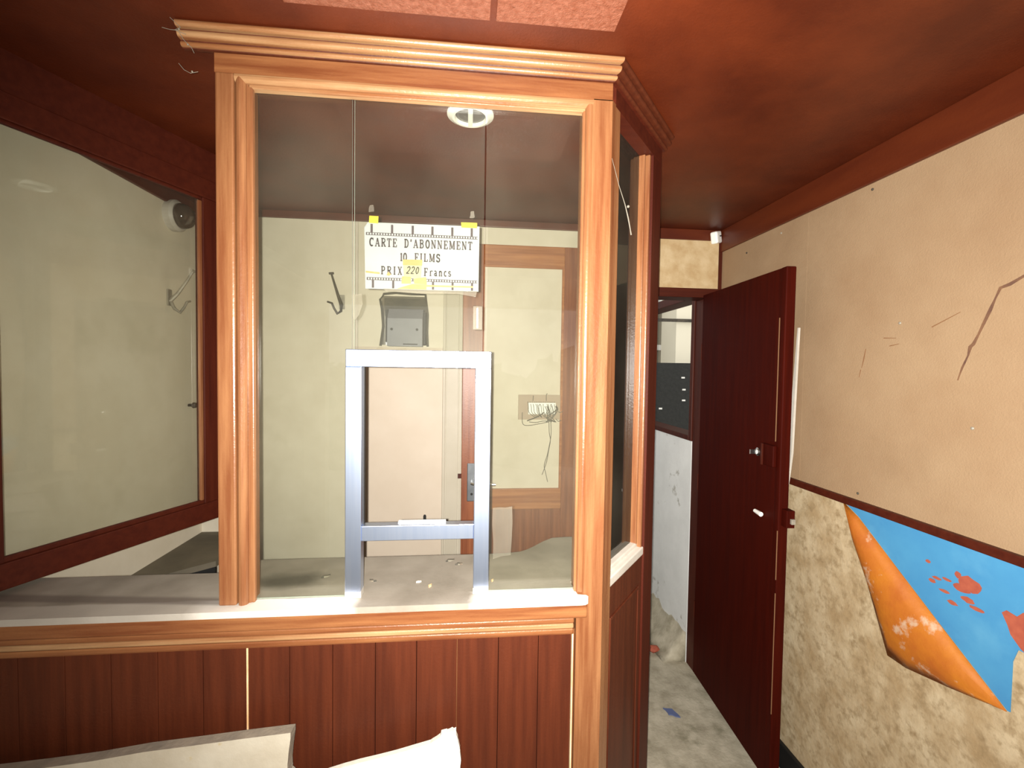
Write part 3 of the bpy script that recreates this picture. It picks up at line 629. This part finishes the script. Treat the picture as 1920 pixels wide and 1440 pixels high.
# ------------------------------------------------------------------ angled glazed screen on the left
gs = thing('glazed_screen', 'dark wood framed glass screen standing angled at the left of the booth', 'window')
GA, GB = Vector((-1.078, 1.030, 0)), Vector((-.838, 1.612, 0))
gu = GB-GA; GL = gu.length; gu.normalize(); gn = Vector((gu.y, -gu.x, 0))
GX = Matrix(((gu.x, gn.x, 0, GA.x), (gu.y, gn.y, 0, GA.y), (0, 0, 1, 0), (0, 0, 0, 1)))
def GBX(name, m, parent, *bs, bev=0, label=None):
    bm = bmesh.new()
    for b in bs: box(bm, *b, bev=bev, mx=GX)
    return obj(name, bm, m, parent, label=label)
GBX('bottom_rail', 'dark_wood_level', gs, (0, GL, -.035, 0, 1.030, 1.092), bev=.003)
GBX('top_rail', 'dark_wood_level', gs, (0, GL, -.035, 0, 2.092, 2.155), bev=.003)
GBX('head_board', 'dark_wood_level', gs, (0, GL, -.030, -.006, 2.155, 2.2495))
GBX('stile', 'dark_wood_upright', gs, (0, .087, -.035, 0, 1.092, 2.092), bev=.003)
GBX('stile', 'dark_wood_upright', gs, (GL-.062, GL, -.035, 0, 1.092, 2.092), bev=.003)
GBX('glazing_bead', 'frame_wood_upright', gs, (GL-.074, GL-.062, -.012, -.002, 1.104, 2.080), bev=.003)
GBX('glazing_bead', 'dark_wood_level', gs, (.068, GL-.062, -.014, -.002, 1.092, 1.106), bev=.003)
GBX('glazing_bead', 'dark_wood_level', gs, (.068, GL-.062, -.014, -.002, 2.082, 2.092), bev=.003)
GBX('glass_pane', ['glass', 'glass_edge'], gs, (.069, GL-.063, -.022, -.017, 1.093, 2.091))
bm = bmesh.new(); box(bm, 0, .085, -.06, 0, 0, 2.2495, mx=Matrix.Translation((-.845, 1.672, 0)))
obj('rear_post', bm, 'dark_wood_upright', gs)

# ------------------------------------------------------------------ recessed ceiling lamp in the booth
t = thing('ceiling_lamp', 'round white recessed lamp in the ceiling above the booth glass', 'lamp')
cc = (-.003, 1.262, ZC)
bm = bmesh.new(); lathe(bm, [(.064, 0), (.064, .004), (.050, .011), (.043, .011), (.041, .004), (.041, 0)], cc, (0, 0, -1), 48); obj('trim_ring', bm, 'bright_white', t, smooth=False)
bm = bmesh.new(); lathe(bm, [(.041, .0005), (.041, .003), (.03, .0055), (.0, .006)], cc, (0, 0, -1), 40); obj('reflector', bm, 'galvanised', t, smooth=True)
B('lamp_clip', 'bright_white', t, (cc[0]-.0065, cc[0]+.0065, cc[1]-.042, cc[1]+.042, ZC-.012, ZC-.005), bev=.001)

# ------------------------------------------------------------------ price sign taped to the glass
sg = thing('price_sign', 'white subscription price sign with printed film strips taped to the glass', 'sign')
SY = GY+.0115     # on the inner face of the pane
bm = bmesh.new(); nx = 10; sx0, sx1, sz0, sz1 = -.2405, .0215, 1.7305, 1.8800
bm2 = [(sx0+.008, sz1), (sx1, sz1+.0015), (sx1-.001, sz0), (sx0+.003, sz0-.001), (sx0, sz1-.012)]
prism(bm, bm2, SY-.0004, SY+.0004, 'y'); obj('sheet', bm, 'paper', sg)
IY = SY-.0006
SWd, SHt = sx1-sx0, sz1-sz0
def U(px): return sx0+(px-140)/(1775-140)*SWd         # sheet layout
def Wz(py): return sz1-(py-100)/(1035-100)*SHt
bm = bmesh.new()
def q(x0, x1, y0_, y1_): box(bm, U(x0), U(x1), IY-.0002, IY+.0001, Wz(y1_), Wz(y0_))
for (a, b, yt, yb_) in ((165, 1750, 240, 280), (178, 1755, 876, 916)):
    q(a, b, yt, yt+7); q(a, b, yb_-7, yb_)
    n = 42; w = (b-a)/n
    for i in range(n): q(a+i*w, a+i*w+w*.42, yt+7, yb_-7)
for x in (243, 528, 818, 1097, 1382, 1662): q(x-16, x+16, 122, 240)
for x in (264, 548, 1112, 1393, 1675): q(x-15, x+15, 916, 1025)
q(815, 845, 955, 1025)
obj('film_strip_print', bm, 'ink', sg)
# slab-serif stroke alphabet (unit height, own width)
def ell(cx, cy_, rx, ry, a0, a1, n=12): return [(cx+rx*math.cos(math.radians(a0+(a1-a0)*k_/n)), cy_+ry*math.sin(math.radians(a0+(a1-a0)*k_/n))) for k_ in range(n+1)]
TH, TN = .175, .10
def sf(x, y, w=.15): return ([(x-w, y), (x+w, y)], TN)
G = {
 'C': (.55, [(ell(.29, .5, .22, .44, 55, 305, 18), TH), ([(.47, .98), (.47, .72)], TN)]),
 'A': (.62, [([(.10, .04), (.31, .96)], TN), ([(.31, .96), (.52, .04)], TH), ([(.17, .32), (.45, .32)], TN), sf(.10, .04, .10), sf(.52, .04, .12)]),
 'R': (.60, [([(.15, .04), (.15, .96)], TH), ([(.04, .96), (.32, .96)]+ell(.32, .73, .17, .23, 90, -90, 10)+[(.15, .50)], TN*1.25), ([(.30, .50), (.50, .04)], TH), sf(.15, .04, .11), sf(.52, .04, .08)]),
 'T': (.56, [([(.28, .04), (.28, .96)], TH), ([(.04, .95), (.52, .95)], TN), ([(.05, .97), (.05, .74)], TN), ([(.51, .97), (.51, .74)], TN), sf(.28, .04, .13)]),
 'E': (.56, [([(.15, .04), (.15, .96)], TH), ([(.04, .96), (.48, .96)], TN), ([(.04, .04), (.50, .04)], TN), ([(.15, .5), (.36, .5)], TN), ([(.48, .98), (.48, .74)], TN), ([(.50, .02), (.50, .28)], TN), ([(.36, .62), (.36, .38)], TN)]),
 'D': (.60, [([(.15, .04), (.15, .96)], TH), ([(.04, .96), (.26, .96)]+ell(.26, .5, .24, .46, 90, -90, 14)+[(.04, .04)], TN*1.4)]),
 "'": (.24, [([(.13, .98), (.10, .72)], TH)]),
 'B': (.60, [([(.15, .04), (.15, .96)], TH), ([(.04, .96), (.30, .96)]+ell(.30, .75, .17, .21, 90, -90, 10)+[(.15, .53)], TN*1.25), ([(.15, .53), (.31, .53)]+ell(.31, .285, .19, .245, 90, -90, 10)+[(.04, .04)], TN*1.25)]),
 'O': (.58, [(ell(.29, .5, .21, .45, 0, 360, 24), TH*.95)]),
 'N': (.64, [([(.12, .04), (.12, .96)], TN), ([(.10, .96), (.50, .06)], TH), ([(.51, .04), (.51, .96)], TN), sf(.12, .04, .10), sf(.09, .96, .08), sf(.51, .96, .10)]),
 'M': (.76, [([(.12, .04), (.12, .96)], TN), ([(.13, .96), (.38, .10)], TH), ([(.38, .10), (.62, .96)], TN), ([(.63, .04), (.63, .96)], TH), sf(.12, .04, .10), sf(.63, .04, .11), sf(.09, .96, .08), sf(.67, .96, .08)]),
 '1': (.36, [([(.19, .04), (.19, .96)], TH), ([(.08, .80), (.19, .94)], TN), sf(.19, .04, .12)]),
 '0': (.54, [(ell(.27, .5, .18, .45, 0, 360, 22), TH*.95)]),
 'F': (.55, [([(.15, .04), (.15, .96)], TH), ([(.04, .96), (.48, .96)], TN), ([(.15, .5), (.36, .5)], TN), ([(.48, .98), (.48, .74)], TN), ([(.36, .62), (.36, .38)], TN), sf(.15, .04, .12)]),
 'I': (.34, [([(.17, .04), (.17, .96)], TH), sf(.17, .04, .12), sf(.17, .96, .12)]),
 'L': (.54, [([(.15, .04), (.15, .96)], TH), ([(.04, .04), (.48, .04)], TN), ([(.48, .02), (.48, .30)], TN), sf(.15, .96, .12)]),
 'S': (.54, [(ell(.27, .73, .18, .22, 20, 250, 14)+ell(.27, .28, .19, .24, 70, -160, 14), TH*.9), ([(.45, .96), (.45, .72)], TN), ([(.08, .04), (.08, .28)], TN)]),
 'P': (.56, [([(.15, .04), (.15, .96)], TH), ([(.04, .96), (.30, .96)]+ell(.30, .71, .18, .25, 90, -90, 10)+[(.15, .46)], TN*1.3), sf(.15, .04, .12)]),
 'X': (.60, [([(.12, .96), (.48, .04)], TH), ([(.48, .96), (.12, .04)], TN), sf(.12, .96, .10), sf(.48, .96, .09), sf(.12, .04, .09), sf(.48, .04, .10)]),
 'r': (.42, [([(.14, .04), (.14, .64)], TH*.85), (ell(.30, .44, .16, .20, 160, 40, 8), TN), sf(.14, .04, .11)]),
 'a': (.50, [([(.34, .04), (.34, .50)]+ell(.22, .48, .12, .17, 0, 150, 8), TN*1.2), (ell(.22, .20, .12, .16, 0, 360, 14), TN*1.2), ([(.34, .04), (.46, .04)], TN)]),
 'n': (.54, [([(.13, .04), (.13, .64)], TH*.85), (ell(.26, .44, .13, .20, 170, 0, 8)+[(.39, .04)], TH*.8), sf(.13, .04, .09), sf(.40, .04, .09)]),
 'c': (.44, [(ell(.23, .34, .15, .30, 50, 310, 14), TH*.8)]),
 's': (.42, [(ell(.20, .49, .13, .15, 20, 250, 10)+ell(.20, .20, .14, .16, 70, -160, 10), TN*1.25)]),
 '2': (.56, [(ell(.30, .70, .18, .24, 170, -20, 12)+[(.36, .40), (.08, .06), (.48, .06)], TN*1.4)]),
 'o': (.56, [(ell(.30, .48, .17, .42, 0, 360, 20), TN*1.4)]),
 ' ': (.55, []),
}
def letters(bm, text, xa, xb, yb_px, h_px, slant=0):
    w = sum(G[ch][0] for ch in text); gaps = len(text)-1
    h = h_px/(1035-100)*SHt; Xa, Xb = U(xa), U(xb); base = Wz(yb_px)
    hs = h*.92
    gap = max(.0, ((Xb-Xa)-w*hs)/max(1, gaps)); x = Xa
    for ch in text:
        gw, strokes = G[ch]
        for pts_, th in strokes:
            for i in range(len(pts_)-1):
                p = Vector(pts_[i]); r = Vector(pts_[i+1]); d_ = (r-p)
                if d_.length < 1e-6: continue
                d_.normalize(); e_ = d_*th*.12; n_ = Vector((-d_.y, d_.x))*th/2
                quad = [p-e_+n_, r+e_+n_, r+e_-n_, p-e_-n_]
                prism(bm, [(x+(v.x+slant*v.y)*hs, base+v.y*h) for v in quad], IY-.0003, IY, 'y')
        x += gw*hs+gap
for text, xa, xb, yb_, hh in (("CARTE", 212, 598, 438, 122), ("D'ABONNEMENT", 698, 1672, 438, 122), ('10', 640, 742, 632, 118), ('FILMS', 845, 1212, 630, 118), ('PRIX', 375, 672, 830, 116), ('F', 980, 1032, 834, 116), ('rancs', 1060, 1372, 832, 116)):
    bm = bmesh.new(); letters(bm, text, xa, xb, yb_, hh); obj('lettering', bm, 'ink', sg)
bm = bmesh.new(); prism(bm, [(U(682), Wz(620)), (U(955), Wz(615)), (U(940), Wz(870)), (U(700), Wz(870))], IY-.0010, IY-.0004, 'y')
nt_ = obj('price_note', bm, 'cream_note', sg, label='small cream note stuck over the old price')
IY2 = IY; IY = IY-.0011
bm = bmesh.new(); TNB = TN; letters(bm, '22o', 725, 905, 812, 108, slant=.18); obj('handwritten_price', bm, 'black', nt_)
IY = IY2
for ti, p in enumerate(([(682, 610), (960, 605), (955, 688), (684, 690)], [(672, 850), (800, 855), (800, 952), (665, 955)], [(835, 880), (1015, 850), (1025, 960), (845, 950)], [(600, 1030), (820, 955), (1020, 960), (1020, 1030)], [(165, 790), (360, 805), (360, 830), (165, 815)], [(455, 840), (480, 790), (520, 830), (490, 850)], [(845, 965), (1690, 960), (1690, 985), (845, 990)])):
    bm = bmesh.new(); prism(bm, [(U(a), Wz(b)) for a, b in p], IY-.0014-.0001*ti, IY-.0012-.0001*ti, 'y'); obj('old_tape', bm, 'old_tape', sg, label='yellowed tape')
for p in ([(212, 10), (338, 12), (334, 112), (206, 110)], [(1508, 44), (1738, 42), (1738, 118), (1512, 118)]):
    bm = bmesh.new(); prism(bm, [(U(a), Wz(b)) for a, b in p], IY-.0012, IY-.0006, 'y'); obj('yellow_tape', bm, 'yellow_tape', sg, label='bright yellow tape')
# clear clips and tape on the pane joints
t = thing('clear_clip', 'clear plastic clip on the right pane joint below the sign', 'clip')
bm = bmesh.new(); box(bm, .008, .030, GY-.006, GY-.001, 1.640, 1.695, bev=.0015); obj('clip_body', bm, 'clear_plastic', t)
bm = bmesh.new(); box(bm, .017, .020, GY-.008, GY-.006, 1.644, 1.690); obj('clip_rib', bm, 'bright_white', t)
bm = bmesh.new(); prism(bm, [(-.263, 1.712), (-.242, 1.716), (-.240, 1.692), (-.248, 1.668), (-.258, 1.655), (-.262, 1.66)], GY-.0025, GY-.001, 'y')
tag(obj('clear_tape', bm, 'clear_plastic'), 'torn strip of clear tape on the left pane joint beside the sign', 'tape')
bm = bmesh.new(); prism(bm, [(-.195, 1.729), (.017, 1.7295), (.014, 1.716), (-.03, 1.722), (-.12, 1.720), (-.19, 1.723)], GY-.0012, GY-.0002, 'y')
tag(obj('clear_tape', bm, 'clear_plastic'), 'long strip of clear tape along the bottom of the price sign', 'tape')
bm = bmesh.new(); prism(bm, rough_poly([(.060, 1.222), (.106, 1.225), (.104, 1.108), (.062, 1.100)], .0025, 3), GY-.0016, GY-.0002, 'y')
tag(obj('clear_tape', bm, 'clear_plastic'), 'square of crinkled clear tape on the glass right of the hatch', 'tape')
for (x, z), lab in (((-.222, 1.907), 'left'), ((.004, 1.904), 'right')):
    bm = bmesh.new(); prism(bm, rough_poly([(x-.006, z-.008), (x+.006, z-.006), (x+.004, z+.008), (x-.004, z+.006)], .002, 2), GY-.0014, GY-.0002, 'y')
    tag(obj('glue_residue', bm, 'clear_plastic'), 'whitish glue residue on the glass above the sign, '+lab+' of two', 'residue')

# ------------------------------------------------------------------ boards leaning in the foreground
t = thing('stone_slab', 'pale stone slab with a grey edge leaning low against the booth', 'slab')
def slab(name, outline, y_top, lean, thick, m_face, m_edge, parent, ztop):
    """outline (x,z) leaning back towards the booth; lean = dy/dz"""
    bm = bmesh.new()
    f = [bm.verts.new((x, y_top-(ztop-z)*lean, z)) for x, z in outline]
    nrm = Vector((0, 1, -lean)).normalized()*thick
    g = [bm.verts.new(v.co+nrm) for v in f]
    a = bm.faces.new(f); a.material_index = 0; b = bm.faces.new(g[::-1]); b.material_index = 0
    n = len(f)
    for i in range(n):
        c_ = bm.faces.new((f[i], g[i], g[(i+1) % n], f[(i+1) % n])); c_.material_index = 1
    return obj(name, bm, [m_face, m_edge], parent)
random.seed(9)
slab('slab', rough_poly([(-1.10, .722), (-.94, .734), (-.365, .778), (-.368, .70), (-.36, .68), (-.345, .05), (-1.10, .05)], .0025, 6), .955, .10, .028, 'marble', 'slab_edge', t, .75)
t = thing('plaster_board', 'white broken plaster shard leaning low against the booth, right of the slab', 'plaster piece')
slab('shard', rough_poly([(-.60, .595), (-.30, .676), (-.075, .724), (-.045, .745), (-.019, .748), (-.010, .70), (-.004, .60), (.02, .05), (-.60, .05)], .002, 6), .972, .06, .012, 'plaster_shard', 'plaster_shard', t, .75)

# ------------------------------------------------------------------ cobwebs
t = thing('cobweb', 'dusty cobweb strand hanging across the narrow side glass', 'cobweb')
bm = bmesh.new(); tube(bm, [(.318, 1.006, 2.031), (.348, 1.043, 1.987), (.374, 1.073, 1.955), (.389, 1.091, 1.93), (.400, 1.104, 1.905), (.404, 1.108, 1.893)], [.0004, .0006, .001, .0016, .0014, .0018], 6); obj('strand', bm, 'cobweb', t)
bm = bmesh.new(); bmesh.ops.create_icosphere(bm, subdivisions=2, radius=.0035, matrix=Matrix.Translation((.384, 1.078, 1.952))); obj('dust_ball', bm, 'cobweb', t, smooth=True)
t = thing('cobweb', 'tangled cobweb at the left end of the cornice', 'cobweb')
for pts_ in ([(-.605, .985, 2.246), (-.585, .985, 2.228), (-.596, .985, 2.222), (-.575, .985, 2.215)], [(-.59, .985, 2.222), (-.58, .986, 2.205), (-.565, .986, 2.19), (-.56, .986, 2.18)], [(-.592, .99, 2.16), (-.582, .99, 2.148), (-.57, .99, 2.142), (-.555, .99, 2.146)], [(-.62, .985, 2.225), (-.605, .985, 2.222), (-.59, .985, 2.222)]):
    bm = bmesh.new(); tube(bm, pts_, .0005, 5); obj('strand', bm, 'cobweb', t)
for p in ((-.588, .985, 2.224), (-.572, .986, 2.196), (-.566, .989, 2.145)):
    bm = bmesh.new(); bmesh.ops.create_icosphere(bm, subdivisions=1, radius=.002, matrix=Matrix.Translation(p)); obj('dust_ball', bm, 'cobweb', t)

# ------------------------------------------------------------------ street side behind the photographer (mirrored faintly in the glass)
struct(B('floor_street', 'pale_street', None, (-12, 12, -14, YFAC-.1, -.12, -.02)), 'pale street outside the open doorway, lightened to bounce daylight')
random.seed(2)
bm = bmesh.new(); nx_, nz_ = 60, 16; rows = []
for j in range(nz_+1):
    rows.append([bm.verts.new((-3+6*i/nx_, -5.5+random.uniform(-.12, .12)-.25*(j/nz_)**2, -.02+1.45*j/nz_+random.uniform(-.08, .08)*(j > 0))) for i in range(nx_+1)])
for j in range(nz_):
    for i in range(nx_): bm.faces.new((rows[j][i], rows[j][i+1], rows[j+1][i+1], rows[j+1][i]))
hd = obj('hedge', bm, 'hedge'); tag(hd, 'green hedge across the street, mirrored faintly in the booth glass', 'hedge')
sm = hd.modifiers.new('depth', 'SOLIDIFY'); sm.thickness = .6
